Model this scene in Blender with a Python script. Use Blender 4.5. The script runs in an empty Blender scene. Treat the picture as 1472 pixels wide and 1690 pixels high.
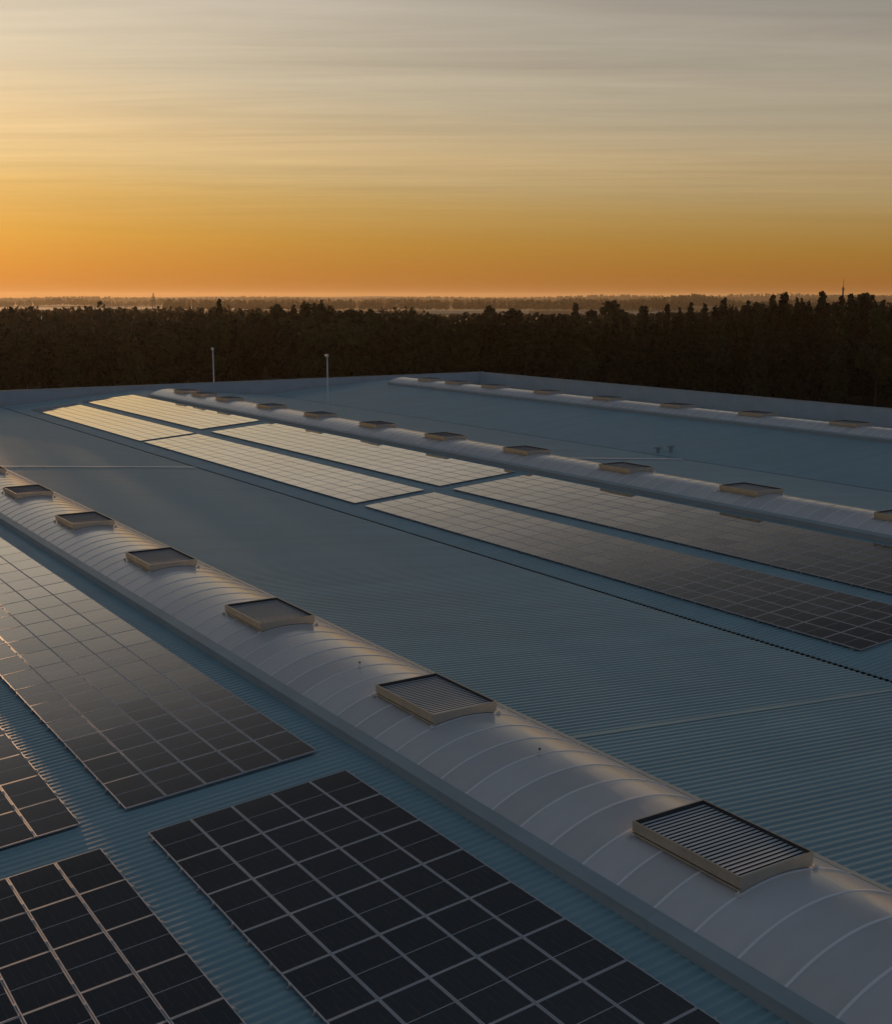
import bpy, math, random
import numpy as np
from mathutils import Vector, Matrix

random.seed(7)
rng = np.random.default_rng(11)
R = math.radians
S = bpy.context.scene
COL = S.collection

# ------------------------------------------------------------------ camera
CAM_Z = 13.016
cd = bpy.data.cameras.new('camera')
cam = bpy.data.objects.new('camera', cd)
COL.objects.link(cam)
S.camera = cam
cam.location = (0, 0, CAM_Z)
cam.rotation_euler = (math.pi / 2 - 0.1737, 0, -0.5721)
cd.sensor_fit = 'HORIZONTAL'
cd.sensor_width = 36.0
cd.lens = 2022.87 / 1472 * 36.0
cd.clip_start = 0.3
cd.clip_end = 60000

# ------------------------------------------------------------------ sky, sun, exposure
SUN_AZ, SUN_EL = 9.0, 1.7           # azimuth from +Y towards +X, degrees
SUN_DIR = Vector((math.sin(R(SUN_AZ)) * math.cos(R(SUN_EL)), math.cos(R(SUN_AZ)) * math.cos(R(SUN_EL)), math.sin(R(SUN_EL))))
W = bpy.data.worlds.new('World')
S.world = W
W.use_nodes = True


class NT:
    """small helper round a node tree"""
    def __init__(self, tree):
        self.t = tree
        tree.nodes.clear()

    def n(self, typ, **kw):
        nd = self.t.nodes.new(typ)
        for k, v in kw.items():
            setattr(nd, k, v)
        return nd

    def l(self, a, b):
        self.t.links.new(a, b)

    def _in(self, sock, v):
        if hasattr(v, 'is_output'):
            self.l(v, sock)
        else:
            sock.default_value = v

    def m(self, op, a, b=None, c=None, clamp=False):
        nd = self.n('ShaderNodeMath', operation=op, use_clamp=clamp)
        self._in(nd.inputs[0], a)
        if b is not None:
            self._in(nd.inputs[1], b)
        if c is not None:
            self._in(nd.inputs[2], c)
        return nd.outputs[0]

    def ramp(self, fac, stops, interp='LINEAR'):
        nd = self.n('ShaderNodeValToRGB')
        cr = nd.color_ramp
        cr.interpolation = interp
        while len(cr.elements) < len(stops):
            cr.elements.new(0.5)
        for e, (p, c) in zip(cr.elements, stops):
            e.position = p
            e.color = (*c, 1) if len(c) == 3 else c
        self._in(nd.inputs[0], fac)
        return nd.outputs[0]

    def mix(self, fac, a, b, blend='MIX'):
        nd = self.n('ShaderNodeMix', data_type='RGBA', blend_type=blend)
        self._in(nd.inputs[0], fac)
        for i, v in ((6, a), (7, b)):
            if hasattr(v, 'is_output'):
                self.l(v, nd.inputs[i])
            else:
                nd.inputs[i].default_value = (*v, 1) if len(v) == 3 else v
        return nd.outputs[2]

    def noise(self, vec, scale, detail=4, rough=0.5, dist=0.0):
        nd = self.n('ShaderNodeTexNoise')
        if vec is not None:
            self.l(vec, nd.inputs['Vector'])
        nd.inputs['Scale'].default_value = scale
        nd.inputs['Detail'].default_value = detail
        nd.inputs['Roughness'].default_value = rough
        nd.inputs['Distortion'].default_value = dist
        return nd.outputs['Fac']

    def mapping(self, vec, loc=(0, 0, 0), rot=(0, 0, 0), scale=(1, 1, 1)):
        nd = self.n('ShaderNodeMapping')
        self.l(vec, nd.inputs['Vector'])
        nd.inputs['Location'].default_value = loc
        nd.inputs['Rotation'].default_value = rot
        nd.inputs['Scale'].default_value = scale
        return nd.outputs['Vector']


w = NT(W.node_tree)
tc = w.n('ShaderNodeTexCoord')
D = tc.outputs['Generated']
sep = w.n('ShaderNodeSeparateXYZ')
w.l(D, sep.inputs[0])
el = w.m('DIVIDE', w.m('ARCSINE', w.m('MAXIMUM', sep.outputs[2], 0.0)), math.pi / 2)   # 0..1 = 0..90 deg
dt = w.n('ShaderNodeVectorMath', operation='DOT_PRODUCT')
w.l(D, dt.inputs[0])
dt.inputs[1].default_value = SUN_DIR
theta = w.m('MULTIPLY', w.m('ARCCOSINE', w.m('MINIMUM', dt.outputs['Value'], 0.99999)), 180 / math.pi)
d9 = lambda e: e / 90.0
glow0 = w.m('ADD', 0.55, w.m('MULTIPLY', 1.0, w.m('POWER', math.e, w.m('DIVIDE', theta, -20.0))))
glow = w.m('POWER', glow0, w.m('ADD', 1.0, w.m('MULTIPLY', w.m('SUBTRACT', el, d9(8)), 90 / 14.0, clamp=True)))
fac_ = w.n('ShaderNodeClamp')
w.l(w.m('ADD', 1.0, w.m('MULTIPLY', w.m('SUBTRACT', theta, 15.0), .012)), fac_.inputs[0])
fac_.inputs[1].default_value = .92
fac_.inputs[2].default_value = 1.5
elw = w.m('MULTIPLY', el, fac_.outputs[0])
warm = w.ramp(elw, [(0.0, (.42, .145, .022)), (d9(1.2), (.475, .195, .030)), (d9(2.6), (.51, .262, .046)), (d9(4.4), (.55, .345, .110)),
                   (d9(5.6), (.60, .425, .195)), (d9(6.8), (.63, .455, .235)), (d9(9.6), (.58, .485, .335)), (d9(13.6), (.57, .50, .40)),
                   (d9(19), (.36, .335, .30)), (d9(24), (.165, .168, .17)), (d9(31), (.066, .076, .089)), (d9(42), (.088, .112, .14)), (d9(60), (.22, .28, .35)), (1.0, (.25, .32, .40))])  # overhead beyond view: darker band dims panel reflections, brighter zenith added to light roof
cool = w.ramp(el, [(0.0, (.10, .10, .12)), (d9(8), (.13, .13, .16)), (d9(20), (.11, .13, .18)), (d9(45), (.085, .115, .15)), (1.0, (.08, .105, .135))])
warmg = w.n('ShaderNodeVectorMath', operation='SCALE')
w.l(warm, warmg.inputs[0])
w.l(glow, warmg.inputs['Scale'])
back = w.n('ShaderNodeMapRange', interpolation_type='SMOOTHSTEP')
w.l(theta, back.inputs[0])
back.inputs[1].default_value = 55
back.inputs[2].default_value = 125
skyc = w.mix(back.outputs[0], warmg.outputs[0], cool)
# thin streaks of high cloud, laid out on a plane far overhead
den = w.m('ADD', w.m('MAXIMUM', sep.outputs[2], 0.0), 0.02)
cu = w.m('DIVIDE', sep.outputs[0], den)
cv = w.m('DIVIDE', sep.outputs[1], den)
cmb = w.n('ShaderNodeCombineXYZ')
w.l(cu, cmb.inputs[0])
w.l(cv, cmb.inputs[1])
rotd = w.mapping(cmb.outputs[0], rot=(0, 0, R(34)))
mv = w.mapping(rotd, scale=(0.34, 2.5, 1))
rotd2 = w.mapping(cmb.outputs[0], rot=(0, 0, R(30)))
mv2 = w.mapping(rotd2, loc=(3, 1, 0), scale=(0.18, 0.9, 1))
n1 = w.noise(mv, 1.15, 8, 0.64, 1.1)
n2 = w.noise(mv2, 1.0, 6, 0.58, 0.7)
cl = w.m('ADD', w.m('MULTIPLY', n1, 0.6), w.m('MULTIPLY', n2, 0.5))
clf = w.n('ShaderNodeMapRange')
w.l(cl, clf.inputs[0])
clf.inputs[1].default_value = 0.36
clf.inputs[2].default_value = 0.74
clf.inputs[3].default_value = 0.87
clf.inputs[4].default_value = 1.13
lowfade = w.m('MULTIPLY', w.m('SUBTRACT', el, d9(1.5)), 90 / 4.0, clamp=True)
patchy = w.m('ADD', .35, w.m('MULTIPLY', w.noise(w.mapping(rotd, loc=(7, 2, 0), scale=(.25, .5, 1)), 1.0, 3, .6), 1.2))
clmul = w.m('ADD', 1.0, w.m('MULTIPLY', w.m('MULTIPLY', lowfade, patchy), w.m('SUBTRACT', clf.outputs[0], 1.0)))
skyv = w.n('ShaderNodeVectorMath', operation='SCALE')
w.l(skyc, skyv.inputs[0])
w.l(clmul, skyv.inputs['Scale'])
# physical sky for the blue overhead
nis = w.n('ShaderNodeTexSky', sky_type='NISHITA', sun_disc=False)
nis.sun_elevation = R(SUN_EL)
nis.sun_rotation = R(SUN_AZ)
nis.air_density = 1.2
nis.dust_density = 2.0
nis.ozone_density = 3.0
bg0 = w.n('ShaderNodeBackground')
w.l(nis.outputs[0], bg0.inputs[0])
bg0.inputs[1].default_value = 0.010
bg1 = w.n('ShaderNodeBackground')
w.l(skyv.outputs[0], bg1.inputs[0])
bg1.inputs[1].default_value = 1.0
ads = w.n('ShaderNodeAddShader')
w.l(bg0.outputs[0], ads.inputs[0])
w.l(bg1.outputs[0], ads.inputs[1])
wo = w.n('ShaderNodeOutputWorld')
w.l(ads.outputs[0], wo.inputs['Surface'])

sl = bpy.data.lights.new('sun', 'SUN')
sl.energy = 4.5
sl.color = (1.0, 0.56, 0.27)
sl.angle = R(0.5)
so = bpy.data.objects.new('sun', sl)
COL.objects.link(so)
so.rotation_euler = (-SUN_DIR).to_track_quat('-Z', 'Y').to_euler()

S.view_settings.view_transform = 'Standard'
S.view_settings.look = 'None'
S.view_settings.exposure = 0
S.view_settings.gamma = 1
S.view_settings.use_curve_mapping = False
S.cycles.max_bounces = 6
S.cycles.volume_bounces = 1


# ------------------------------------------------------------------ materials
def mat(name, base, rough=0.5, metal=0.0, spec=0.5, ior=1.45, var=0.0, vscale=3.0, stretch=(1, 1, 1), rvar=0.0, bump=0.0, tint=None, coat=0.0):
    m = bpy.data.materials.new(name)
    m.use_nodes = True
    t = NT(m.node_tree)
    o = t.n('ShaderNodeOutputMaterial')
    b = t.n('ShaderNodeBsdfPrincipled')
    t.l(b.outputs[0], o.inputs[0])
    b.inputs['Base Color'].default_value = (*base, 1)
    b.inputs['Roughness'].default_value = rough
    b.inputs['Metallic'].default_value = metal
    b.inputs['Specular IOR Level'].default_value = spec
    b.inputs['IOR'].default_value = ior
    b.inputs['Coat Weight'].default_value = coat
    if var or rvar or bump:
        g = t.n('ShaderNodeTexCoord').outputs['Object']
        mp = t.mapping(g, scale=stretch)
        nz = t.noise(mp, vscale, 6, 0.6)
        if var:
            dk = tuple(c * (1 - var) for c in base)
            lt = tuple(min(1, c * (1 + var)) for c in (tint or base))
            t.l(t.ramp(nz, [(0.3, dk), (0.7, lt)]), b.inputs['Base Color'])
        if rvar:
            t.l(t.m('ADD', rough - rvar / 2, t.m('MULTIPLY', nz, rvar)), b.inputs['Roughness'])
        if bump:
            bp = t.n('ShaderNodeBump')
            bp.inputs['Strength'].default_value = bump
            bp.inputs['Distance'].default_value = 0.02
            t.l(nz, bp.inputs['Height'])
            t.l(bp.outputs[0], b.inputs['Normal'])
    return m


M = {}
M['roof'] = mat('roof_sheet_metal', (.27, .42, .46), rough=.40, var=.10, vscale=.6, stretch=(.16, 1.0, 1), rvar=.12, spec=.45)
M['flash'] = mat('flashing_metal', (.34, .41, .43), rough=.45, var=.10, vscale=1.2, stretch=(1, .3, 1), spec=.45)
M['parapet'] = mat('parapet_cladding', (.45, .52, .56), rough=.45, var=.08, vscale=.6)
M['gutter'] = mat('gutter_dark', (.03, .035, .04), rough=.7, var=.3, vscale=4)
M['facade'] = mat('facade_cladding', (.30, .34, .37), rough=.5, var=.08)
M['opal'] = mat('opal_polycarbonate', (.62, .61, .61), rough=.30, var=.06, vscale=1.0, stretch=(.5, 1.5, 1), rvar=.10, spec=.5, coat=.6)
M['opal'].node_tree.nodes['Principled BSDF'].inputs['Coat Roughness'].default_value = .16
_t = M['opal'].node_tree
_b = _t.nodes['Principled BSDF']
_src = _b.inputs['Base Color'].links[0].from_socket
_oi = _t.nodes.new('ShaderNodeObjectInfo')
_mr = _t.nodes.new('ShaderNodeMapRange')
_mr.inputs[3].default_value, _mr.inputs[4].default_value = .90, 1.07
_t.links.new(_oi.outputs['Random'], _mr.inputs[0])
_vs = _t.nodes.new('ShaderNodeVectorMath')
_vs.operation = 'SCALE'
_t.links.new(_src, _vs.inputs[0])
_t.links.new(_mr.outputs[0], _vs.inputs['Scale'])
_t.links.new(_vs.outputs[0], _b.inputs['Base Color'])
M['bar'] = mat('glazing_bar_aluminium', (.86, .86, .87), rough=.35, spec=.6)
M['alu'] = mat('vent_aluminium', (.55, .50, .41), rough=.38, metal=.65, var=.10, vscale=2.5, rvar=.1)
M['louvre'] = mat('louvre_aluminium', (.62, .64, .67), rough=.40, metal=.1, var=.08, vscale=4)
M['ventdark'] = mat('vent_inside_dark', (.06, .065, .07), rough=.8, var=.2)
M['frame'] = mat('panel_frame_aluminium', (.54, .54, .57), rough=.40, metal=.25, var=.08, vscale=6)
M['rail'] = mat('rail_aluminium', (.45, .46, .48), rough=.45, metal=.5, var=.06)
M['white'] = mat('pale_plastic', (.72, .72, .70), rough=.45, var=.05)
M['black'] = mat('black_rubber', (.015, .015, .016), rough=.6, var=.2)
M['mast'] = mat('mast_galvanised', (.80, .77, .72), rough=.45, metal=.0, var=.08)
M['steel'] = mat('lattice_steel', (.07, .065, .06), rough=.6, metal=.3, var=.1)
M['trunk'] = mat('bark', (.055, .042, .032), rough=.9, var=.3, vscale=2, stretch=(1, 1, .2), bump=.5)


def leaf_mat(name, base):
    m = bpy.data.materials.new(name)
    m.use_nodes = True
    t = NT(m.node_tree)
    o = t.n('ShaderNodeOutputMaterial')
    b = t.n('ShaderNodeBsdfPrincipled')
    oi = t.n('ShaderNodeObjectInfo')
    g = t.n('ShaderNodeTexCoord').outputs['Object']
    nz = t.noise(g, .35, 3, .6)
    c = t.ramp(nz, [(.3, tuple(x * .65 for x in base)), (.7, tuple(x * 1.35 for x in base))])
    f = t.m('ADD', .35, t.m('MULTIPLY', oi.outputs['Random'], 1.3))
    sc = t.n('ShaderNodeVectorMath', operation='SCALE')
    t.l(c, sc.inputs[0])
    t.l(f, sc.inputs['Scale'])
    t.l(sc.outputs[0], b.inputs['Base Color'])
    b.inputs['Roughness'].default_value = .8
    b.inputs['Specular IOR Level'].default_value = .15
    t.l(b.outputs[0], o.inputs[0])
    return m


M['leaf_dark'] = leaf_mat('needle_dark_green', (.020, .031, .013))
M['leaf_olive'] = leaf_mat('leaf_olive_green', (.034, .041, .014))


def panel_mat():
    m = bpy.data.materials.new('solar_cells_under_glass')
    m.use_nodes = True
    t = NT(m.node_tree)
    o = t.n('ShaderNodeOutputMaterial')
    b = t.n('ShaderNodeBsdfPrincipled')
    t.l(b.outputs[0], o.inputs[0])
    g = t.n('ShaderNodeTexCoord').outputs['Object']
    sp = t.n('ShaderNodeSeparateXYZ')
    t.l(g, sp.inputs[0])
    X, Y = sp.outputs[0], sp.outputs[1]
    oi = t.n('ShaderNodeObjectInfo')

    def line(v, pitch, width, off=0.0):
        f = t.m('FRACT', t.m('DIVIDE', t.m('ADD', v, 100 * pitch + off), pitch))
        return t.m('LESS_THAN', f, width / pitch)
    mid = t.m('LESS_THAN', t.m('ABSOLUTE', Y), .012)
    colgap = line(X, .1635, .006, .002)
    rowgap = line(t.m('ABSOLUTE', Y), .0835, .0035, -.012)
    bus = line(X, .1635 / 3, .0012, .02)
    brk = t.m('GREATER_THAN', t.noise(t.mapping(g, scale=(9, 2.2, 1)), 1.0, 2), .47)
    faint = t.m('MULTIPLY', colgap, t.m('ADD', .25, t.m('MULTIPLY', brk, .75)))
    nz = t.noise(g, 2.0, 4)
    cell = t.ramp(nz, [(.3, (.0010, .0013, .0032)), (.7, (.0020, .0026, .0062))])
    v = t.n('ShaderNodeVectorMath', operation='SCALE')
    t.l(cell, v.inputs[0])
    t.l(t.m('ADD', .7, t.m('MULTIPLY', oi.outputs['Random'], .6)), v.inputs['Scale'])
    c = t.mix(t.m('MULTIPLY', rowgap, .35), v.outputs[0], (.03, .03, .036))
    c = t.mix(t.m('MULTIPLY', bus, .35), c, (.07, .07, .075))
    c = t.mix(t.m('MULTIPLY', faint, .8), c, (.10, .10, .105))
    c = t.mix(t.m('MULTIPLY', mid, 1.0), c, (.42, .42, .44))
    t.l(c, b.inputs['Base Color'])
    b.inputs['Roughness'].default_value = .07
    t.l(t.m('ADD', .03, t.m('MULTIPLY', t.noise(g, 1.3, 3), .05)), b.inputs['Roughness'])
    b.inputs['IOR'].default_value = 1.40
    b.inputs['Coat Weight'].default_value = 1.0
    b.inputs['Coat Roughness'].default_value = .025
    b.inputs['Coat IOR'].default_value = 1.42
    b.inputs['Specular IOR Level'].default_value = .5
    return m


M['panel'] = panel_mat()


def ground_mat():
    m = bpy.data.materials.new('ground_grass_and_soil')
    m.use_nodes = True
    t = NT(m.node_tree)
    o = t.n('ShaderNodeOutputMaterial')
    b = t.n('ShaderNodeBsdfPrincipled')
    t.l(b.outputs[0], o.inputs[0])
    g = t.n('ShaderNodeTexCoord').outputs['Object']
    n_ = t.noise(g, .004, 8, .6)
    n2_ = t.noise(g, .15, 6, .65)
    c = t.ramp(n_, [(.35, (.045, .048, .025)), (.5, (.075, .066, .038)), (.65, (.10, .085, .055))])
    c = t.mix(.35, c, t.ramp(n2_, [(.3, (.03, .03, .018)), (.7, (.11, .095, .06))]))
    t.l(c, b.inputs['Base Color'])
    b.inputs['Roughness'].default_value = .95
    b.inputs['Specular IOR Level'].default_value = .1
    return m


M['ground'] = ground_mat()
M['field'] = mat('stubble_field', (.42, .35, .24), rough=.95, var=.22, vscale=.02, stretch=(1, .3, 1), spec=.1)
M['wood'] = leaf_mat('distant_wood', (.030, .034, .017))
M['hill'] = mat('distant_hill', (.05, .05, .033), rough=.95, var=.35, vscale=.012, spec=.1)


# ------------------------------------------------------------------ object helpers
def tag(o, label=None, cat=None, group=None, kind=None):
    if label:
        o['label'] = label
    if cat:
        o['category'] = cat
    if group:
        o['group'] = group
    if kind:
        o['kind'] = kind
    return o


def empty(name, loc, label, cat, group=None):
    o = bpy.data.objects.new(name, None)
    o.empty_display_size = 0.3
    COL.objects.link(o)
    o.location = loc
    return tag(o, label, cat, group)


class MB:
    """collects vertices and faces"""
    def __init__(self):
        self.v, self.f, self.mi = [], [], []

    def box(self, x0, x1, y0, y1, z0, z1, mi=0):
        b = len(self.v)
        self.v += [(x0, y0, z0), (x1, y0, z0), (x1, y1, z0), (x0, y1, z0), (x0, y0, z1), (x1, y0, z1), (x1, y1, z1), (x0, y1, z1)]
        for q in ((3, 2, 1, 0), (4, 5, 6, 7), (0, 1, 5, 4), (1, 2, 6, 5), (2, 3, 7, 6), (3, 0, 4, 7)):
            self.f.append(tuple(b + i for i in q))
            self.mi.append(mi)
        return self

    def poly(self, pts, mi=0):
        b = len(self.v)
        self.v += [tuple(p) for p in pts]
        self.f.append(tuple(range(b, b + len(pts))))
        self.mi.append(mi)
        return self

    def prism_y(self, sec, y0, y1, mi=0, caps=True):
        """closed section of (x, z) run along y; section counter-clockwise seen from -y"""
        b, n = len(self.v), len(sec)
        self.v += [(x, y0, z) for x, z in sec] + [(x, y1, z) for x, z in sec]
        for i in range(n):
            j = (i + 1) % n
            self.f.append((b + i, b + j, b + n + j, b + n + i))
            self.mi.append(mi)
        if caps:
            self.f.append(tuple(b + i for i in reversed(range(n))))
            self.f.append(tuple(b + n + i for i in range(n)))
            self.mi += [mi, mi]
        return self

    def tube(self, p0, p1, r0, r1=None, n=8, mi=0):
        r1 = r0 if r1 is None else r1
        p0, p1 = Vector(p0), Vector(p1)
        d = (p1 - p0).normalized()
        a = d.orthogonal().normalized()
        c = d.cross(a)
        b = len(self.v)
        for p, r in ((p0, r0), (p1, r1)):
            for i in range(n):
                t_ = 2 * math.pi * i / n
                self.v.append(tuple(p + a * (r * math.cos(t_)) + c * (r * math.sin(t_))))
        for i in range(n):
            j = (i + 1) % n
            self.f.append((b + i, b + j, b + n + j, b + n + i))
            self.mi.append(mi)
        self.f.append(tuple(b + i for i in reversed(range(n))))
        self.f.append(tuple(b + n + i for i in range(n)))
        self.mi += [mi, mi]
        return self

    def lathe(self, prof, n=12, mi=0, c=(0, 0, 0)):
        b = len(self.v)
        for r, z in prof:
            for i in range(n):
                t_ = 2 * math.pi * i / n
                self.v.append((c[0] + r * math.cos(t_), c[1] + r * math.sin(t_), c[2] + z))
        for k in range(len(prof) - 1):
            for i in range(n):
                j = (i + 1) % n
                self.f.append((b + k * n + i, b + k * n + j, b + (k + 1) * n + j, b + (k + 1) * n + i))
                self.mi.append(mi)
        return self

    def mesh(self, name, mats, smooth=False):
        me = bpy.data.meshes.new(name)
        me.from_pydata(self.v, [], self.f)
        for m_ in (mats if isinstance(mats, (list, tuple)) else [mats]):
            me.materials.append(m_)
        me.polygons.foreach_set('material_index', self.mi)
        if smooth:
            me.polygons.foreach_set('use_smooth', [True] * len(self.f))
        me.update()
        return me


def put(name, me, parent=None, loc=(0, 0, 0), rot=(0, 0, 0)):
    o = bpy.data.objects.new(name, me)
    COL.objects.link(o)
    o.parent = parent
    o.location = loc
    o.rotation_euler = rot
    return o


# ------------------------------------------------------------------ the place
GROUND_Z = -10.0
SLOPE = 0.0787
RIDGES = (17.4, 52.8, 88.2)
HALF = 17.7
ZR = 1.27
ZV = ZR - SLOPE * HALF
XL, XR, Y0, Y1 = -18.0, 105.9, -14.0, 155.0
PAR_Z = 1.80
ANG = math.atan(SLOPE)


def zroof(x):
    k = min(RIDGES + (-18.0,), key=lambda r: abs(x - r))
    return ZR - SLOPE * abs(x - k)


def az_pt(az, d, z=0.0):
    return Vector((math.sin(R(az)) * d, math.cos(R(az)) * d, z))


# ground: one fine sheet out to the horizon
g = MB()
g.poly([(-9200, -9200, 0), (9200, -9200, 0), (9200, 9200, 0), (-9200, 9200, 0)])
tag(put('ground', g.mesh('ground', M['ground']), loc=(0, 0, GROUND_Z)), kind='structure')


def patch(name, m_, az0, az1, d0, d1, dz, seed):
    r_ = random.Random(seed)
    n = 14
    pts = []
    for i in range(n + 1):
        a = az0 + (az1 - az0) * i / n
        pts.append(az_pt(a, d0 * (1 + r_.uniform(-.03, .03)), dz))
    for i in range(n + 1):
        a = az1 - (az1 - az0) * i / n
        pts.append(az_pt(a, d1 * (1 + r_.uniform(-.04, .04)), dz))
    b = MB()
    b.poly(list(reversed(pts)))
    return tag(put(name, b.mesh(name, m_), loc=(0, 0, GROUND_Z)), kind='structure')


for az0, az1, d0, d1, sd in ((38.6, 43.6, 1500, 2050, 1), (44.2, 47.6, 1750, 2150, 2), (31.8, 36.6, 1750, 2350, 3), (4.0, 22.0, 1350, 2000, 4), (8.0, 27.0, 2350, 3200, 5), (24.0, 31.0, 1500, 1900, 6)):
    patch('field', M['field'], az0, az1, d0, d1, .05, sd)
patch('road', mat('gravel_road', (.16, .13, .11), rough=.9, var=.2, vscale=.3), 45.0, 60.0, 196, 238, .03, 5)

# ---- warehouse
ware = empty('warehouse', (0, 0, GROUND_Z), 'huge flat warehouse with ribbed blue-grey metal roof and low parapet', 'warehouse')
LOC = (0, 0, -GROUND_Z)      # children are built in world height


def slope_mesh(xa, xb):
    """trapezoid-ribbed sheet from xa to xb, ribs run along x"""
    P = 0.25
    prof = [(0.0, -.038), (.095, -.038), (.13, 0.0), (.215, 0.0)]
    ys = []
    n = int((Y1 - .06 - Y0) / P)
    for k in range(n):
        for y, z in prof:
            ys.append((Y0 + .05 + k * P + y, z))
    xs = np.linspace(xa, xb, 4)
    v, f = [], []
    for x in xs:
        for y, z in ys:
            v.append((x, y, zroof(x) + z))
    m_ = len(ys)
    for i in range(len(xs) - 1):
        for j in range(m_ - 1):
            a = i * m_ + j
            f.append((a, a + m_, a + m_ + 1, a + 1))
    me = bpy.data.meshes.new('roof_slope')
    me.from_pydata(v, [], f)
    me.materials.append(M['roof'])
    return me


edges = []
for r_ in (-18.0,) + RIDGES:
    if r_ - HALF > XL - 1:
        edges.append((r_ - HALF + .10, r_ - .03))
    edges.append((r_ + .03, r_ + HALF - .10))
for xa, xb in edges:
    put('roof_slope', slope_mesh(xa, min(xb, XR - .1)), ware, LOC)
for xv in (-.3, 35.1, 70.5):
    b = MB()
    b.prism_y([(xv - .19, ZV - .05), (xv - .16, ZV - .05), (xv - .14, ZV - .24), (xv + .14, ZV - .24), (xv + .16, ZV - .05), (xv + .19, ZV - .05), (xv + .19, ZV - .28), (xv - .19, ZV - .28)][::-1], Y0 + .05, Y1 - .05)
    put('gutter', b.mesh('gutter', M['gutter']), ware, LOC)
# sheet laps: a raised cap strip down the slope
def lap(y, xa, xb, wdt=.10):
    b = MB()
    for (x0, x1) in ((xa, xb),):
        z0, z1 = zroof(x0), zroof(x1)
        h = .006
        b.v += [(x0, y - wdt, z0 - .05), (x1, y - wdt, z1 - .05), (x1, y + wdt, z1 - .05), (x0, y + wdt, z0 - .05),
                (x0, y - wdt, z0 + h), (x1, y - wdt, z1 + h), (x1, y + wdt, z1 + h), (x0, y + wdt, z0 + h)]
        b.f += [(3, 2, 1, 0), (4, 5, 6, 7), (0, 1, 5, 4), (1, 2, 6, 5), (2, 3, 7, 6), (3, 0, 4, 7)]
        b.mi += [0] * 6
    put('sheet_lap', b.mesh('sheet_lap', M['roof']), ware, LOC)


lap(25.2225, 20.0, 34.9, .10)
# parapets with copings, facades
par = MB().box(XL, XR, Y1, Y1 + .25, -.6, PAR_Z - .06)
put('parapet', par.mesh('parapet', M['parapet']), ware, LOC)
par = MB().box(XR, XR + .25, Y0, Y1 + .25, -.6, PAR_Z - .06)
put('parapet', par.mesh('parapet', M['parapet']), ware, LOC)
par = MB().box(XL - .25, XL, Y0, Y1 + .25, -.6, PAR_Z - .06)
put('parapet', par.mesh('parapet', M['parapet']), ware, LOC)
par = MB().box(XL - .25, XR + .25, Y0 - .25, Y0, -.6, PAR_Z - .06)
put('parapet', par.mesh('parapet', M['parapet']), ware, LOC)
for i in range(21):            # coping pieces along the far edge
    x0 = XL + i * 5.93
    put('coping', MB().box(x0 + .004, x0 + 5.922, Y1 - .04, Y1 + .30, PAR_Z - .058, PAR_Z).mesh('coping', M['flash']), ware, LOC)
for i in range(28):            # and along the right edge
    y0 = Y0 + i * 6.02
    put('coping', MB().box(XR - .04, XR + .30, y0 + .004, y0 + 6.012, PAR_Z - .058, PAR_Z).mesh('coping', M['flash']), ware, LOC)
put('facade', MB().box(XL - .2, XR + .2, Y1 + .02, Y1 + .22, GROUND_Z, -.602).mesh('facade', M['facade']), ware, LOC)
put('facade', MB().box(XR + .02, XR + .22, Y0, Y1 + .02, GROUND_Z, -.602).mesh('facade', M['facade']), ware, LOC)
put('facade', MB().box(XL - .22, XL - .02, Y0, Y1 + .02, GROUND_Z, -.602).mesh('facade', M['facade']), ware, LOC)
put('facade', MB().box(XL - .2, XR + .2, Y0 - .22, Y0 - .02, GROUND_Z, -.602).mesh('facade', M['facade']), ware, LOC)

# ---- barrel skylights
PER = 1.09
WV, SAG = 2.17, .54
ZT = 1.42
RAD = (WV * WV + SAG * SAG) / (2 * SAG)
ZC = ZT + SAG - RAD
def zvault(dx):
    return ZC + math.sqrt(RAD * RAD - dx * dx)


A0 = math.asin(WV / RAD)
NSEG = 18
def arc(r):
    return [(r * math.sin(-A0 + 2 * A0 * i / NSEG), ZC + r * math.cos(-A0 + 2 * A0 * i / NSEG)) for i in range(NSEG + 1)]


# one glazing sheet, slightly cushioned across its width
b = MB()
rows = [(-.53, 0), (.53, 0)]
for y, dr in rows:
    b.v += [(x, y, z) for x, z in arc(RAD + dr)]
n1_ = NSEG + 1
for k in range(len(rows) - 1):
    for i in range(NSEG):
        a = k * n1_ + i
        b.f.append((a, a + 1, a + 1 + n1_, a + n1_))
        b.mi.append(0)
me_sheet = b.mesh('glazing_sheet', M['opal'], smooth=True)
b = MB()
oa, ia = arc(RAD + .013), arc(RAD - .02)
for y in (-.03, .03):
    b.v += [(x, y, z) for x, z in oa] + [(x, y, z) for x, z in ia]
for i in range(NSEG):
    b.f.append((i, i + 1, i + 1 + 2 * n1_, i + 2 * n1_))                           # top
    b.f.append((n1_ + i, n1_ + i + 1, i + 1, i))                                   # near side
    b.f.append((2 * n1_ + i, 2 * n1_ + i + 1, 3 * n1_ + i + 1, 3 * n1_ + i))       # far side
    b.mi += [0, 0, 0]
me_bar = b.mesh('glazing_bar', M['bar'])
def curb_mesh(sgn, ln):
    xo, xi = 2.47, 2.15
    zb = zroof(17.4 - xo) - .03
    sec = [(-xo, zb), (-xi, zb), (-xi, ZT - .02), (-xi - .02, ZT + .015), (-xi - .10, ZT - .015), (-xo + .015, ZT - .075), (-xo - .012, ZT - .085), (-xo - .012, ZT - .12), (-xo, ZT - .12)]
    if sgn > 0:
        sec = [(-x, z) for x, z in reversed(sec)]
    b_ = MB()
    b_.prism_y(sec, .003, ln - .003)
    # lap strip at the joint
    z1 = ZT - .119
    x0, x1 = sorted((sgn * xo, sgn * (xo + .006)))
    b_.box(x0, x1, -.04, .04, zb, z1)
    return b_.mesh('curb', M['flash'])


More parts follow.
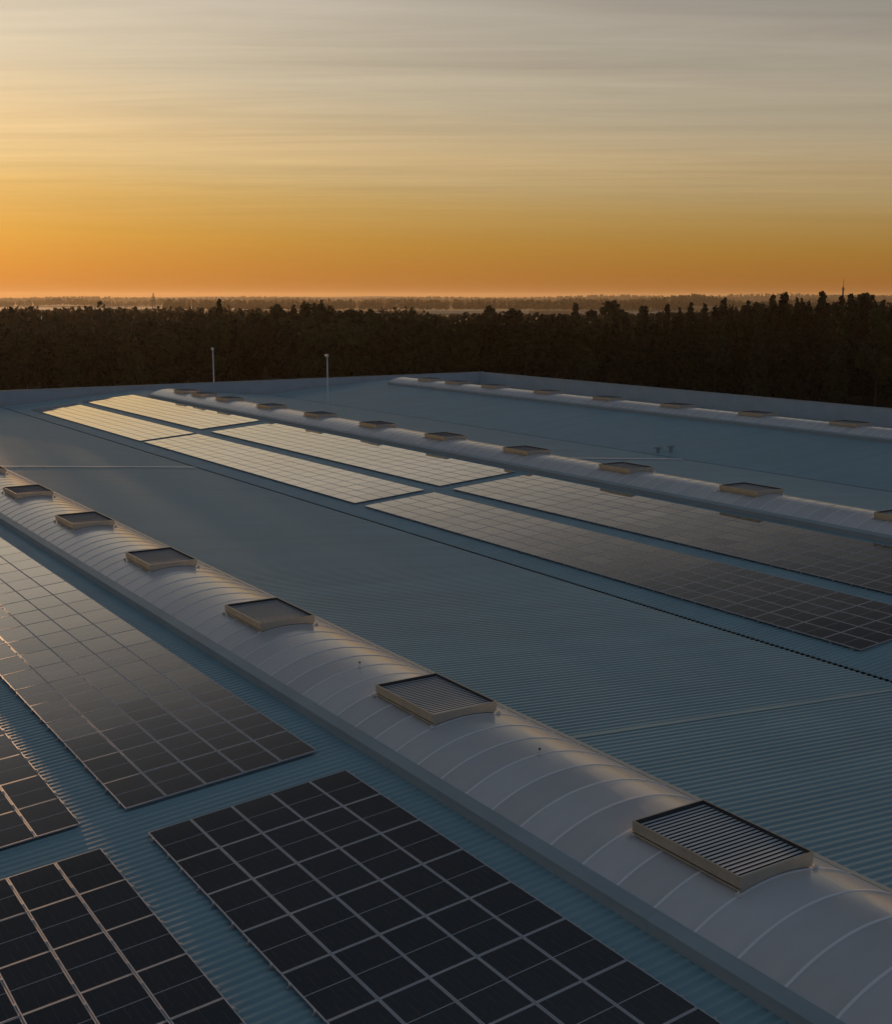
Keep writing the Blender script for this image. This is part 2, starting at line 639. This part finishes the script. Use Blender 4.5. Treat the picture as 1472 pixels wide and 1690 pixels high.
CURB_L = 10.9
me_curb = {s_: curb_mesh(s_, CURB_L) for s_ in (-1, 1)}
SKY_Y = {17.4: (-5, 126), 52.8: (-5, 126), 88.2: (-5, 126)}
RIB0 = 14.07
SKY_LABEL = {17.4: 'long grey barrel skylight nearest the camera, lined with glazing ribs', 52.8: 'long barrel skylight beyond the pale solar arrays, mid roof',
             88.2: 'farthest barrel skylight, along the right-hand parapet'}
for xr in RIDGES:
    y_first = RIB0 + PER * (-8)
    nsh = {17.4: 134, 52.8: 128, 88.2: 131}[xr]
    y_end = y_first + PER * nsh
    root = empty('barrel_skylight', (xr, 0, ZR), SKY_LABEL[xr], 'skylight', 'barrel skylights along the roof ridges')
    oz = -ZR
    for k in range(nsh):
        put('glazing_sheet', me_sheet, root, (0, y_first + PER * (k + .5), oz))
    for k in range(nsh + 1):
        put('glazing_bar', me_bar, root, (0, y_first + PER * k, oz))
    yc = y_first - .1
    while yc < y_end - .2:
        for s_ in (-1, 1):
            if yc + CURB_L <= y_end + .6:
                put('curb', me_curb[s_], root, (0, yc, oz))
            else:
                put('curb', curb_mesh(s_, y_end - yc + .05), root, (0, yc, oz))
        yc += CURB_L
    for ye, sg in ((y_first - .06, -1), (y_end + .06, 1)):
        b = MB()
        pts = [(-2.16, ye, ZR - .25), (2.16, ye, ZR - .25)] + [(x, ye, z) for x, z in reversed(arc(RAD + .03))]
        b.poly(pts)
        b.poly([(x, y + sg * .05, z) for x, y, z in reversed(pts)])
        n_ = len(pts)
        for i in range(n_):
            j = (i + 1) % n_
            b.f.append((j, i, 2 * n_ - 1 - i, 2 * n_ - 1 - j))
            b.mi.append(0)
        put('end_wall', b.mesh('end_wall', M['bar']), root, (0, 0, oz))

# ---- roof vents sitting across the skylights
VX, VY = 1.02, 3.05
VTOP = 2.20
b = MB()                                           # frame: rim, arched ends, skirts, drip ledge
T = .030
GAP = .035
def side_arch(b_, y0, y1, wv, gap, ztop, zs, ws):
    n = 14
    xs = [-ws + 2 * ws * i / n for i in range(n + 1)]
    bot = [(x, zvault(x) + gap) for x in xs]
    if abs(wv - ws) < 1e-6:
        sec = bot + [(wv, ztop), (-wv, ztop)]
    else:
        sec = bot + [(ws, zs), (wv, zs), (wv, ztop), (-wv, ztop), (-wv, zs), (-ws, zs)]
    b_.prism_y(sec, y0, y1)
WS = VX - .05
side_arch(b, 0, T, VX, GAP, VTOP, 1.972, WS)
side_arch(b, VY - T, VY, VX, GAP, VTOP, 1.972, WS)
for sg in (-1, 1):
    x0, x1 = sorted((sg * VX, sg * (VX - T)))
    b.box(x0, x1, T, VY - T, 1.972, VTOP)
    x0, x1 = sorted((sg * WS, sg * (WS - .04)))
    b.box(x0, x1, T, VY - T, zvault(WS) + .01, 1.970)
    x0, x1 = sorted((sg * WS, sg * (VX + .018)))
    b.box(x0, x1, .01, VY - .01, 1.925, 1.950)       # drip ledge under the rim
me_vframe = b.mesh('frame', M['alu'])
b = MB()                                           # dark inside: tray, strips painting in shadow under the arched foot, inner faces of the rim
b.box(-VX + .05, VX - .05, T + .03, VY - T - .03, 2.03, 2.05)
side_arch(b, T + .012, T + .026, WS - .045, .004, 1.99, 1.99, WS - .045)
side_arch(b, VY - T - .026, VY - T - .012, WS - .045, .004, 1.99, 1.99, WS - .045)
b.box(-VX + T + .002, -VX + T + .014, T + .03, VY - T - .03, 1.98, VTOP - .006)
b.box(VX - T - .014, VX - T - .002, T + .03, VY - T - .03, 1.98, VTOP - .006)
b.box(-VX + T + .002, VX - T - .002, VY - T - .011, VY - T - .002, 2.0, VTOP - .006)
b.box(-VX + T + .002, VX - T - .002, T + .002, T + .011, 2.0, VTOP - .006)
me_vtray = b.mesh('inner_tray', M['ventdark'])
b = MB()
ang = R(-7)
NBL = 23
bp_ = (VY - 2 * T - .06) / NBL
bw = bp_ * .66
cs, sn = math.cos(ang) * bw / 2, math.sin(ang) * bw / 2
b.v += [(-VX + .055, -cs, -sn), (VX - .055, -cs, -sn), (VX - .055, cs, sn), (-VX + .055, cs, sn),
        (-VX + .055, -cs, -sn - .006), (VX - .055, -cs, -sn - .006), (VX - .055, cs, sn - .006), (-VX + .055, cs, sn - .006)]
b.f += [(0, 1, 2, 3), (7, 6, 5, 4), (4, 5, 1, 0), (6, 7, 3, 2)]
b.mi += [0] * 4
me_blade = b.mesh('louvre_blade', M['louvre'])
b = MB()
b.box(-.05, .05, -.05, .05, 0, .05)
b.tube((0, 0, .05), (0, 0, .085), .025, n=8)
me_brk = b.mesh('corner_bracket', M['white'])
ORD = ['first and largest', 'second', 'third', 'fourth', 'fifth', 'sixth', 'seventh', 'eighth', 'ninth', 'tenth', 'eleventh']


def vent(xr, y, label, group):
    root = empty('roof_vent', (xr, y, VTOP), label, 'roof vent', group)
    oz = -VTOP
    put('frame', me_vframe, root, (0, 0, oz))
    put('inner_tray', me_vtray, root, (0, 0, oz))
    for k in range(NBL):
        put('louvre_blade', me_blade, root, (0, T + .03 + bp_ * (k + .5), 2.128 + oz))
    for sx in (-1, 1):
        for yy in (-.02, VY + .02):
            x = sx * (VX + .05)
            put('corner_bracket', me_brk, root, (x, yy, zvault(x) + .012 + oz))


for k in range(7):
    lb = {0: 'largest louvred roof vent on the near skylight, bottom right', 6: 'roof vent cut by the left picture edge on the near skylight'}.get(
        k, ORD[k] + ' louvred roof vent up the near skylight from the bottom right')
    vent(17.4, 15.17 + 10.9 * k, lb, 'louvred vents on the near skylight')
for k in range(11):
    lb = {0: 'beige roof vent cut by the right picture edge on the middle skylight', 10: 'farthest tiny roof vent at the far end of the middle skylight'}.get(
        k, ORD[k] + ' roof vent on the middle skylight counted from the right picture edge')
    vent(52.8, {9: 131.4, 10: 137.0}.get(k, 15.17 + 10.9 * (k + 2)), lb, 'beige vents on the middle skylight')
for k in range(8):
    lb = {0: 'roof vent farthest right on the far skylight by the parapet', 7: 'last tiny roof vent at the far end of the far skylight'}.get(
        k, ORD[k] + ' roof vent on the far skylight counted from the right')
    vent(88.2, {6: 132.6, 7: 139.4}.get(k, 15.17 + 10.9 * (k + 5)), lb, 'small vents on the far skylight')

# ---- solar arrays
PW, PL = 1.05, 1.809
TH = .035
hx, hy = (PW - .014) / 2, (PL - .014) / 2
FW = .025
me_glass = MB().box(-hx + FW, hx - FW, -hy + FW, hy - FW, -.010, -.003).mesh('solar_panel', M['panel'])
b = MB()
b.box(-hx, -hx + FW, -hy, hy, -TH, 0)
b.box(hx - FW, hx, -hy, hy, -TH, 0)
b.box(-hx + FW, hx - FW, -hy, -hy + FW, -TH, -.0005)
b.box(-hx + FW, hx - FW, hy - FW, hy, -TH, -.0005)
me_pframe = b.mesh('frame', M['frame'])
PVZ = .10


def array(x0, ncol, yfar, nrow, label, group=None, skip=()):
    """panels from x0 rising along +x on an up-slope, rows go towards the camera from yfar"""
    root = empty('solar_array', (x0, yfar, zroof(x0) + PVZ), label, 'solar array', 'solar arrays on the roof')
    zr0 = zroof(x0) + PVZ
    sl_ = (zroof(x0 + 1) - zroof(x0))
    r_ = random.Random(int(x0 * 10 + yfar))
    for i in range(ncol):
        for j in range(nrow):
            if (i, j) in skip:
                continue
            x = PW * (i + .5)
            p = put('solar_panel', me_glass, root, (x, -PL * (j + .5), sl_ * x + r_.uniform(-.0015, .0015)),
                    (R(r_.gauss(0, .10)), -math.atan(sl_) + R(r_.gauss(0, .10)), 0))
            put('frame', me_pframe, p)
    # rails under the panels, run up the slope, and clamps at the panel corners
    rl, cl_ = MB(), MB()
    for j in range(nrow):
        for q in (.22, .78):
            y = -PL * (j + q)
            xa, xb = -.06, ncol * PW + .06
            za, zb = sl_ * xa, sl_ * xb
            bb = len(rl.v)
            for dz in (-.098, -TH - .004):
                rl.v += [(xa, y - .02, za + dz), (xb, y - .02, zb + dz), (xb, y + .02, zb + dz), (xa, y + .02, za + dz)]
            for f_ in ((3, 2, 1, 0), (4, 5, 6, 7), (0, 1, 5, 4), (1, 2, 6, 5), (2, 3, 7, 6), (3, 0, 4, 7)):
                rl.f.append(tuple(bb + t_ for t_ in f_))
                rl.mi.append(0)
            for i in range(ncol + 1):
                x = i * PW
                cl_.box(x - .022, x + .022, y - .03, y + .03, sl_ * x - .03, sl_ * x + .009)
    put('rail', rl.mesh('rail', M['rail']), root)
    c_ = put('clamp', cl_.mesh('clamp', M['frame']), root)
    c_['kind'] = 'stuff'
    return root


XA = 8.705
array(XA, 5, 26.397, 11, 'near black solar array bottom centre, with clear pale grid lines')
array(XA, 5, 28.016 + PL * 26, 26, 'long solar array left of the near skylight, bronze to cream sheen')
array(XA - 6.36, 5, 27.95 + PL * 12, 12, 'brownish solar array cut by the left edge, above the corner array')
array(XA - 6.36, 5, 26.38, 9, 'dark solar array in the bottom left corner')
array(36.75, 5, 146.6, 21, 'farthest cream solar array in the lower row, by the far gutter')
array(43.35, 6, 148.6, 21, 'farthest cream solar array in the upper row, beside the middle skylight')
array(36.75, 5, 107.6, 22, 'cream solar array, middle of the lower row above the gutter')
array(43.35, 6, 107.9, 22, 'cream solar array, middle of the upper row beside the middle skylight')
array(36.75, 5, 66.6, 21, 'dark grey solar array at right, lower row above the gutter')
array(43.35, 6, 66.6, 28, 'dark grey solar array at right edge, upper row below the skylight')

# ---- small things on the roof
def thing(name, mb, m_, loc, label, cat, group=None, smooth=False):
    return tag(put(name, mb.mesh(name, m_, smooth), None, loc), label, cat, group)


def peg(y, dx, label):
    root = empty('roof_peg', (17.4 + dx, y, zvault(dx) + .02), label, 'peg', 'pegs on the near skylight')
    put('stem', MB().box(-.035, .035, -.03, .03, -.005, .01).tube((0, 0, .01), (0, 0, .13), .016).mesh('stem', M['mast']), root)
    put('head', MB().box(-.018, .018, -.022, .022, .13, .175).mesh('head', M['black']), root)


peg(31.45, -.25, 'tiny black-headed peg on a skylight rib, farther from the camera')
peg(22.72, -.05, 'tiny black-headed peg on a skylight rib, nearer the camera')


def conduit(y, xa, xb, label):
    root = empty('cable_conduit', (xa, y, zroof(xa)), label, 'conduit')
    z0, z1 = 0, zroof(xb) - zroof(xa)
    bq = MB()
    for dz in (.03, .075):
        for dy in (-.16, .16):
            bq.v += [(0, dy, z0 + dz), (xb - xa, dy, z1 + dz)]
    bq.f += [(0, 1, 5, 4), (6, 7, 3, 2), (4, 5, 7, 6), (2, 3, 1, 0), (0, 4, 6, 2), (1, 3, 7, 5)]
    bq.mi += [0] * 6
    put('tray', bq.mesh('tray', M['bar']), root)
    n = int((xb - xa) / 1.5)
    for i in range(n + 1):
        x = (xb - xa) * i / n
        put('support', MB().box(-.04, .04, -.09, .09, -.0, .03).mesh('support', M['rail']), root, (x, 0, z1 * i / n))


conduit(90.2, 19.95, 34.8, 'thin pale conduit crossing the roof from near skylight to gutter')
conduit(73.0, 55.4, 69.9, 'thin pale conduit crossing the blue roof behind the middle skylight')

root = empty('cable_conduit', (36.9, 27.2, zroof(36.9)), 'pale conduit leaving the corner of the dark right-hand array', 'conduit')
put('pipe', MB().tube((0, 0, .05), (0, -9, .05), .04).mesh('pipe', M['white']), root)

b_cap = [(.02, .62), (.20, .60), (.32, .52), (.36, .42), (.30, .40), (.0, .40)]
for (x, y, lb) in ((71.3, 77.4, 'left of two small domed roof ventilators behind the middle skylight'), (72.4, 77.0, 'right of two small domed roof ventilators behind the middle skylight')):
    root = empty('roof_ventilator', (x, y, zroof(x)), lb, 'ventilator', 'pair of domed ventilators')
    put('pipe', MB().tube((0, 0, -.03), (0, 0, .42), .15, n=12).mesh('pipe', M['flash']), root)
    put('cap', MB().lathe(list(reversed(b_cap)), 14).mesh('cap', M['flash'], True), root)


def mast(x, y, zb, zt, label):
    root = empty('mast', (x, y, zb), label, 'mast', 'pale masts at the far roof edge')
    h = zt - zb
    put('pole', MB().tube((0, 0, 0), (0, 0, h), .095, .085, n=10).mesh('pole', M['mast'], False), root)
    put('base_plate', MB().box(-.25, .25, -.25, .25, 0, .03).mesh('base_plate', M['mast']), root)
    lm = MB().lathe([(.0, -.22), (.14, -.18), (.22, -.04), (.20, .10), (.11, .20), (.0, .23)], 12)
    put('globe', lm.mesh('globe', M['white'], True), root, (-.06, -.05, h + .12))
    put('bracket', MB().box(-.14, .14, -.05, .05, h - .25, h - .13).mesh('bracket', M['steel']), root)


mast(63.3, 155.95, -2.0, 6.05, 'left pale mast with globe head, standing just behind the far parapet')
mast(70.5, 136.7, ZV - .2, 5.75, 'right pale mast with globe head, rising from the far roof')


# ---- trees
def quads_mesh(name, cen, size, mats, trunk=None, squash=.75, up=0.0):
    """many small leaf-clump quads"""
    n = len(cen)
    a = rng.normal(size=(n, 3))
    a /= np.linalg.norm(a, axis=1)[:, None]
    c = rng.normal(size=(n, 3))
    c -= (c * a).sum(1)[:, None] * a
    c /= np.linalg.norm(c, axis=1)[:, None]
    s = size[:, None] * .5
    V = np.stack([cen - a * s - c * s * squash, cen + a * s - c * s * squash * .6, cen + a * s * .8 + c * s * squash, cen - a * s * .7 + c * s * squash], 1).reshape(-1, 3)
    me = bpy.data.meshes.new(name)
    F = np.arange(4 * n)
    me.vertices.add(4 * n)
    me.vertices.foreach_set('co', V.ravel())
    me.loops.add(4 * n)
    me.loops.foreach_set('vertex_index', F)
    me.polygons.add(n)
    me.polygons.foreach_set('loop_start', np.arange(0, 4 * n, 4))
    me.polygons.foreach_set('loop_total', np.full(n, 4))
    me.materials.append(mats)
    me.update()
    me.validate()
    return me


def conifer_pts(h, r, n, ragged=.25):
    t_ = rng.random(n) ** .62                       # 0 at top
    zz = h * (1 - t_ * .86)
    # whorls
    lay = np.round(zz / (h * .055)) * (h * .055)
    zz = lay + rng.normal(0, h * .012, n)
    ph = rng.random(n) * 2 * math.pi
    lob = 1 + ragged * np.sin(ph * 5 + lay * 7.1) * np.cos(lay * 3.3) + rng.normal(0, .10, n)
    rr = r * (t_ ** .85) * lob * np.sqrt(rng.random(n) * .85 + .15) + .12
    zz = zz - rr * .22
    return np.c_[np.cos(ph) * rr, np.sin(ph) * rr, zz]


def round_pts(h, r, n):
    k = 15
    cc = []
    for _ in range(k):
        ph = random.uniform(0, 2 * math.pi)
        f = random.uniform(.42, 1.0)
        rad = r * .72 * math.sqrt(random.random()) * (1.15 - abs(f - .62))
        cc.append((math.cos(ph) * rad, math.sin(ph) * rad, h * f * .92, r * random.uniform(.28, .5)))
    cc.append((0, 0, h * .93, r * .3))
    pts = []
    for _ in range(n):
        c = random.choice(cc)
        d = rng.normal(size=3)
        d /= np.linalg.norm(d)
        q = np.array(c[:3]) + d * c[3] * (random.random() ** .4) * np.array([1, 1, 1.15])
        pts.append(q)
    return np.array(pts)


def pine_pts(h, r, n):
    """bare-legged pine: clumps in the upper half"""
    k = 13
    cc = [(0, 0, h * .96, r * .35)]
    for i in range(k):
        f = .52 + .42 * i / k
        ph = i * 2.4 + random.uniform(-.4, .4)
        rad = r * (1.05 - f) * 1.6 * random.uniform(.5, 1)
        cc.append((math.cos(ph) * rad, math.sin(ph) * rad, h * f, r * random.uniform(.28, .48)))
    pts = []
    for _ in range(n):
        c = random.choice(cc)
        d = rng.normal(size=3)
        d /= np.linalg.norm(d)
        pts.append(np.array(c[:3]) + d * c[3] * (random.random() ** .45) * np.array([1, 1, .7]))
    return np.array(pts)


def trunk_mesh(h, r):
    b_ = MB()
    p = Vector((0, 0, -.2))
    segs = 5
    for i in range(segs):
        q = Vector((random.uniform(-.15, .15), random.uniform(-.15, .15), h * .9 * (i + 1) / segs))
        b_.tube(p, q, r * (1 - i / segs * .85), r * (1 - (i + 1) / segs * .85), n=6)
        p = q
    for i in range(9):                              # limbs
        z = h * random.uniform(.35, .85)
        ph = random.uniform(0, 6.28)
        ln = random.uniform(.8, 2.0)
        b_.tube((0, 0, z), (math.cos(ph) * ln, math.sin(ph) * ln, z + ln * .35), r * .28, .03, n=4)
    return b_.mesh('trunk', M['trunk'])


VAR = []
for i in range(3):
    VAR.append(('conifer', quads_mesh('crown', conifer_pts(1 * 20, 2.3 + .5 * i, 2000, .22 + .08 * i), rng.uniform(.5, 1.05, 2000), M['leaf_dark']), trunk_mesh(20, .28)))
for i in range(3):
    VAR.append(('round', quads_mesh('crown', round_pts(20, 4.6 + .5 * i, 2200), rng.uniform(.5, 1.05, 2200), M['leaf_olive']), trunk_mesh(19, .3)))
for i in range(2):
    VAR.append(('pine', quads_mesh('crown', pine_pts(20, 4.0, 1700), rng.uniform(.5, 1.0, 1700), M['leaf_dark']), trunk_mesh(20.5, .26)))
NAME = {'conifer': 'conifer_tree', 'round': 'broadleaf_tree', 'pine': 'pine_tree'}
LAB = {'conifer': 'dark pointed conifer crowded in the wood beyond the roof', 'round': 'dark rounded leafy tree crowded in the wood beyond the roof',
       'pine': 'dark bare-legged pine crowded in the wood beyond the roof'}
GRP = {'conifer': 'conifers of the wood', 'round': 'leafy trees of the wood', 'pine': 'pines of the wood'}


def px_az(x):
    return math.degrees(0.5721 + math.atan((x - 736) / 2022.87 * math.cos(.1)))


def top_y(x):
    """height in the photograph of the near tree tops, by column"""
    return float(np.interp(x, [-200, 0, 150, 350, 500, 600, 750, 900, 1050, 1150, 1300, 1472, 1700], [556, 552, 548, 528, 520, 528, 530, 526, 526, 515, 506, 502, 500]))


def tree(i, az, d, ztop, label=None):
    kind, cm, tm = VAR[i]
    p = az_pt(az, d, GROUND_Z)
    sc = (ztop - GROUND_Z) / 20.0
    root = empty(NAME[kind], p, label or LAB[kind], 'tree', None if label else GRP[kind])
    root.rotation_euler = (0, 0, random.uniform(0, 6.28))
    wd = random.uniform(.85, 1.2)
    root.scale = (sc * wd, sc * wd, sc)
    put('crown', cm, root)
    put('trunk', tm, root)


row = 0
cnt = 0
d = 262.0
for row in range(8):
    az = 10.0 + random.uniform(0, 1)
    while az < 56:
        x = 736 + math.tan(R(az) - .5721) * 2022.87
        dd = d * (1 + random.uniform(-.012, .012))
        yt = top_y(x) + random.gauss(0, 8) - row * .8 + (8 if row == 0 else 0)
        zt = CAM_Z - (yt - 489) / 2022.87 * dd
        r_ = random.random()
        if az > 40:
            i = random.choice([0, 1, 2, 0, 1, 2, 0, 1, 6]) if r_ < .93 else 4
        else:
            i = random.choice([3, 4, 5, 3, 4, 5, 0, 1, 6, 7])
        if i < 3 and random.random() < .25:
            zt += random.uniform(.6, 1.9)
        tree(i, az, dd, zt)
        cnt += 1
        az += math.degrees((random.uniform(4.2, 8.6) + (1.0 if row > 4 else 0)) / dd)
    d *= 1.032
# a few that stand clear of the rest
for (x, yt, lb) in ((365, 494, 'lone dark spruce tip standing clear of the wood, left of centre'), (457, 503, 'dark tree top rising above the wood near the left mast'),
                    (487, 502, 'pointed tree top above the wood between the two masts'), (520, 500, 'broad dark tree top just left of the right mast'),
                    (1270, 488, 'tall pointed spruce above the wood left of the radio mast'), (1188, 496, 'slim pointed spruce above the wood at right of centre'),
                    (948, 500, 'single pointed spruce above the wood near the pale field'), (680, 506, 'pointed tree top above the wood, centre of picture')):
    az = px_az(x)
    dd = 330
    tree(random.choice([0, 1]), az, dd, CAM_Z - (yt - 489) / 2022.87 * dd, lb)


def wood(name, d0, d1, az0, az1, n, hfun, qn, qs, label=None, wob=0.0, dens=None):
    """many far trees as one mass of leaf-clump quads"""
    P, Sz = [], []
    u = rng.random(n)
    dd = np.sqrt(d0 * d0 + u * (d1 * d1 - d0 * d0))
    aa = rng.uniform(az0, az1, n)
    for k in range(n):
        if dens is not None and not dens(aa[k], dd[k]):
            continue
        h = hfun(aa[k], dd[k])
        p = az_pt(aa[k], dd[k], 0)
        t_ = rng.random(qn) ** .7
        con = rng.random() < .6
        rad = h * (.17 if con else .23)
        ph = rng.random(qn) * 6.283
        rr = rad * (t_ if con else np.sqrt(np.clip(t_ * (2.0 - t_), 0, 1))) * np.sqrt(rng.random(qn) * .8 + .2)
        pts = np.c_[p.x + np.cos(ph) * rr, p.y + np.sin(ph) * rr, h * (1 - t_ * .75)]
        P.append(pts)
        Sz.append(rng.uniform(.7, 1.3, qn) * qs)
    P = np.concatenate(P)
    Sz = np.concatenate(Sz)
    me = quads_mesh(name, P, Sz, M['wood'])
    return tag(put(name, me, None, (0, 0, GROUND_Z)), label, None, None, 'stuff')


def hmid(az, d_):
    x = 736 + math.tan(R(az) - .5721) * 2022.87
    yl = float(np.interp(x, [-100, 300, 420, 560, 650, 720, 900, 1050, 1150, 1300, 1472], [506, 507, 510, 512, 512, 517, 517, 516, 511, 504, 500]))
    h = CAM_Z - (yl - 489) / 2022.87 * d_ - GROUND_Z
    return h * random.triangular(.62, 1.10, .92) if h < 21 else random.uniform(14, 20)


wood('distant_wood', 326, 620, 8, 58, 2600, hmid, 130, 1.15, dens=lambda a, d_: hmid(a, d_) > 7)
wood('distant_wood', 620, 1150, 8, 58, 3000, hmid, 60, 1.5, dens=lambda a, d_: hmid(a, d_) > 7)
wood('distant_wood', 2050, 2250, 20, 44, 750, lambda a, d_: random.uniform(12, 20), 34, 3.2)
wood('distant_wood', 2500, 2700, 36, 58, 900, lambda a, d_: 11 + 15 * math.exp(-((a - 43.6) / 1.5) ** 2) + 5 * math.exp(-((a - 39.3) / .8) ** 2) + random.uniform(0, 5) + 3 * math.sin(a * 2), 34, 3.6)
wood('distant_wood', 3300, 3700, 8, 58, 2400, lambda a, d_: random.uniform(9, 17) + 4 * math.sin(a * 1.3), 24, 4.5)
wood('distant_wood', 5200, 5600, 8, 58, 3000, lambda a, d_: random.uniform(12, 24) + 4 * math.sin(a * .8 + 1) + min(13, max(0, (a - 33) * 1.0)), 20, 6.5)
# low far hills
def hill(az0, az1, d_, hgt, seed):
    r_ = random.Random(seed)
    n = 60
    ph = [r_.uniform(0, 6.28) for _ in range(5)]
    b_ = MB()
    rows_ = [(-700, 0), (-350, .55), (0, 1), (500, .7), (1200, 0)]
    for dr, f in rows_:
        for i in range(n + 1):
            t_ = i / n
            a = az0 + (az1 - az0) * t_
            e = math.sin(math.pi * t_) ** .5
            h = hgt * f * e * (1 + .16 * math.sin(t_ * 9 + ph[0]) + .10 * math.sin(t_ * 23 + ph[1]) + .05 * math.sin(t_ * 61 + ph[2])) - (1.0 if f == 0 else 0)
            b_.v.append(tuple(az_pt(a, d_ + dr, h)))
    for k in range(len(rows_) - 1):
        for i in range(n):
            q = k * (n + 1) + i
            b_.f.append((q, q + 1, q + n + 2, q + n + 1))
            b_.mi.append(0)
    tag(put('hill', b_.mesh('hill', M['hill'], True), None, (0, 0, GROUND_Z)), kind='structure')


hill(4, 40, 7600, 25, 3)
hill(30, 64, 6900, 30, 4)

# ---- far masts and buildings
def lattice(name, x, d_, zt, wbase, arms, label, cat):
    p = az_pt(px_az(x), d_, GROUND_Z)
    root = empty(name, p, label, cat)
    root.rotation_euler = (0, 0, -R(px_az(x)))
    H = zt - GROUND_Z
    for sx in (-1, 1):
        for sy in (-1, 1):
            put('leg', MB().tube((sx * wbase, sy * wbase, 0), (sx * .25, sy * .25, H * .96), .5, .3, n=5).mesh('leg', M['steel']), root)
    br = MB()
    n = 7
    for i in range(n):
        f0, f1 = i / n * .96, (i + 1) / n * .96
        w0, w1 = wbase + (.25 - wbase) * f0, wbase + (.25 - wbase) * f1
        for sy in (-1, 1):
            br.tube((-w0, sy * w0, H * f0), (w1, sy * w1, H * f1), .15, n=4)
            br.tube((w0, sy * w0, H * f0), (-w1, sy * w1, H * f1), .15, n=4)
            br.tube((-w1, sy * w1, H * f1), (w1, sy * w1, H * f1), .15, n=4)
    put('bracing', br.mesh('bracing', M['steel']), root)
    for (f, l_) in arms:
        put('cross_arm', MB().tube((-l_, 0, H * f), (l_, 0, H * f), .35, n=5).tube((-l_, 0, H * f), (0, 0, H * f + 1.3), .2, n=4).tube((l_, 0, H * f), (0, 0, H * f + 1.3), .2, n=4).mesh('cross_arm', M['steel']), root)
    put('tip', MB().tube((0, 0, H * .94), (0, 0, H), .3, .12, n=6).mesh('tip', M['steel']), root)


lattice('power_pylon', 258, 1500, CAM_Z + 5.5, 2.6, ((.68, 3.8), (.80, 2.8)), 'lattice power pylon standing up from the far wood at left', 'pylon')
p = az_pt(px_az(1384), 1450, GROUND_Z)
root = empty('radio_mast', p, 'slim dark radio mast above the tree line at far right', 'radio mast')
put('shaft', MB().tube((0, 0, 0), (0, 0, 34), 1.1, .95, n=10).mesh('shaft', M['steel']), root)
put('antenna', MB().tube((0, 0, 34), (0, 0, 43.5), .45, .3, n=8).mesh('antenna', M['steel']), root)
put('antenna_ring', MB().tube((0, 0, 30.5), (0, 0, 33), 1.5, n=10).mesh('antenna_ring', M['steel']), root)

root = empty('far_building', az_pt(px_az(266), 1330, GROUND_Z), 'tiny pale block of a building beside the far pylon', 'building')
root.rotation_euler = (0, 0, -R(px_az(266)))
put('wall', MB().box(-2.2, 2.2, -3, 3, 0, 10.8).mesh('wall', M['white']), root)
put('roof', MB().box(-2.4, 2.4, -3.2, 3.2, 10.8, 11.2).mesh('roof', M['steel']), root)

# ---- haze: thin even air over the land
hz = bpy.data.materials.new('thin_haze')
hz.use_nodes = True
t = NT(hz.node_tree)
o = t.n('ShaderNodeOutputMaterial')
vol = t.n('ShaderNodeVolumePrincipled')
vol.inputs['Color'].default_value = (.80, .70, .54, 1)
vol.inputs['Density'].default_value = .00006
vol.inputs['Anisotropy'].default_value = .40
t.l(vol.outputs[0], o.inputs['Volume'])
hb = MB().box(-9300, 9300, -9300, 9300, GROUND_Z - 1.0, 42)
tag(put('haze', hb.mesh('haze', hz)), kind='stuff')
print('trees', cnt, 'objects', len(bpy.data.objects))
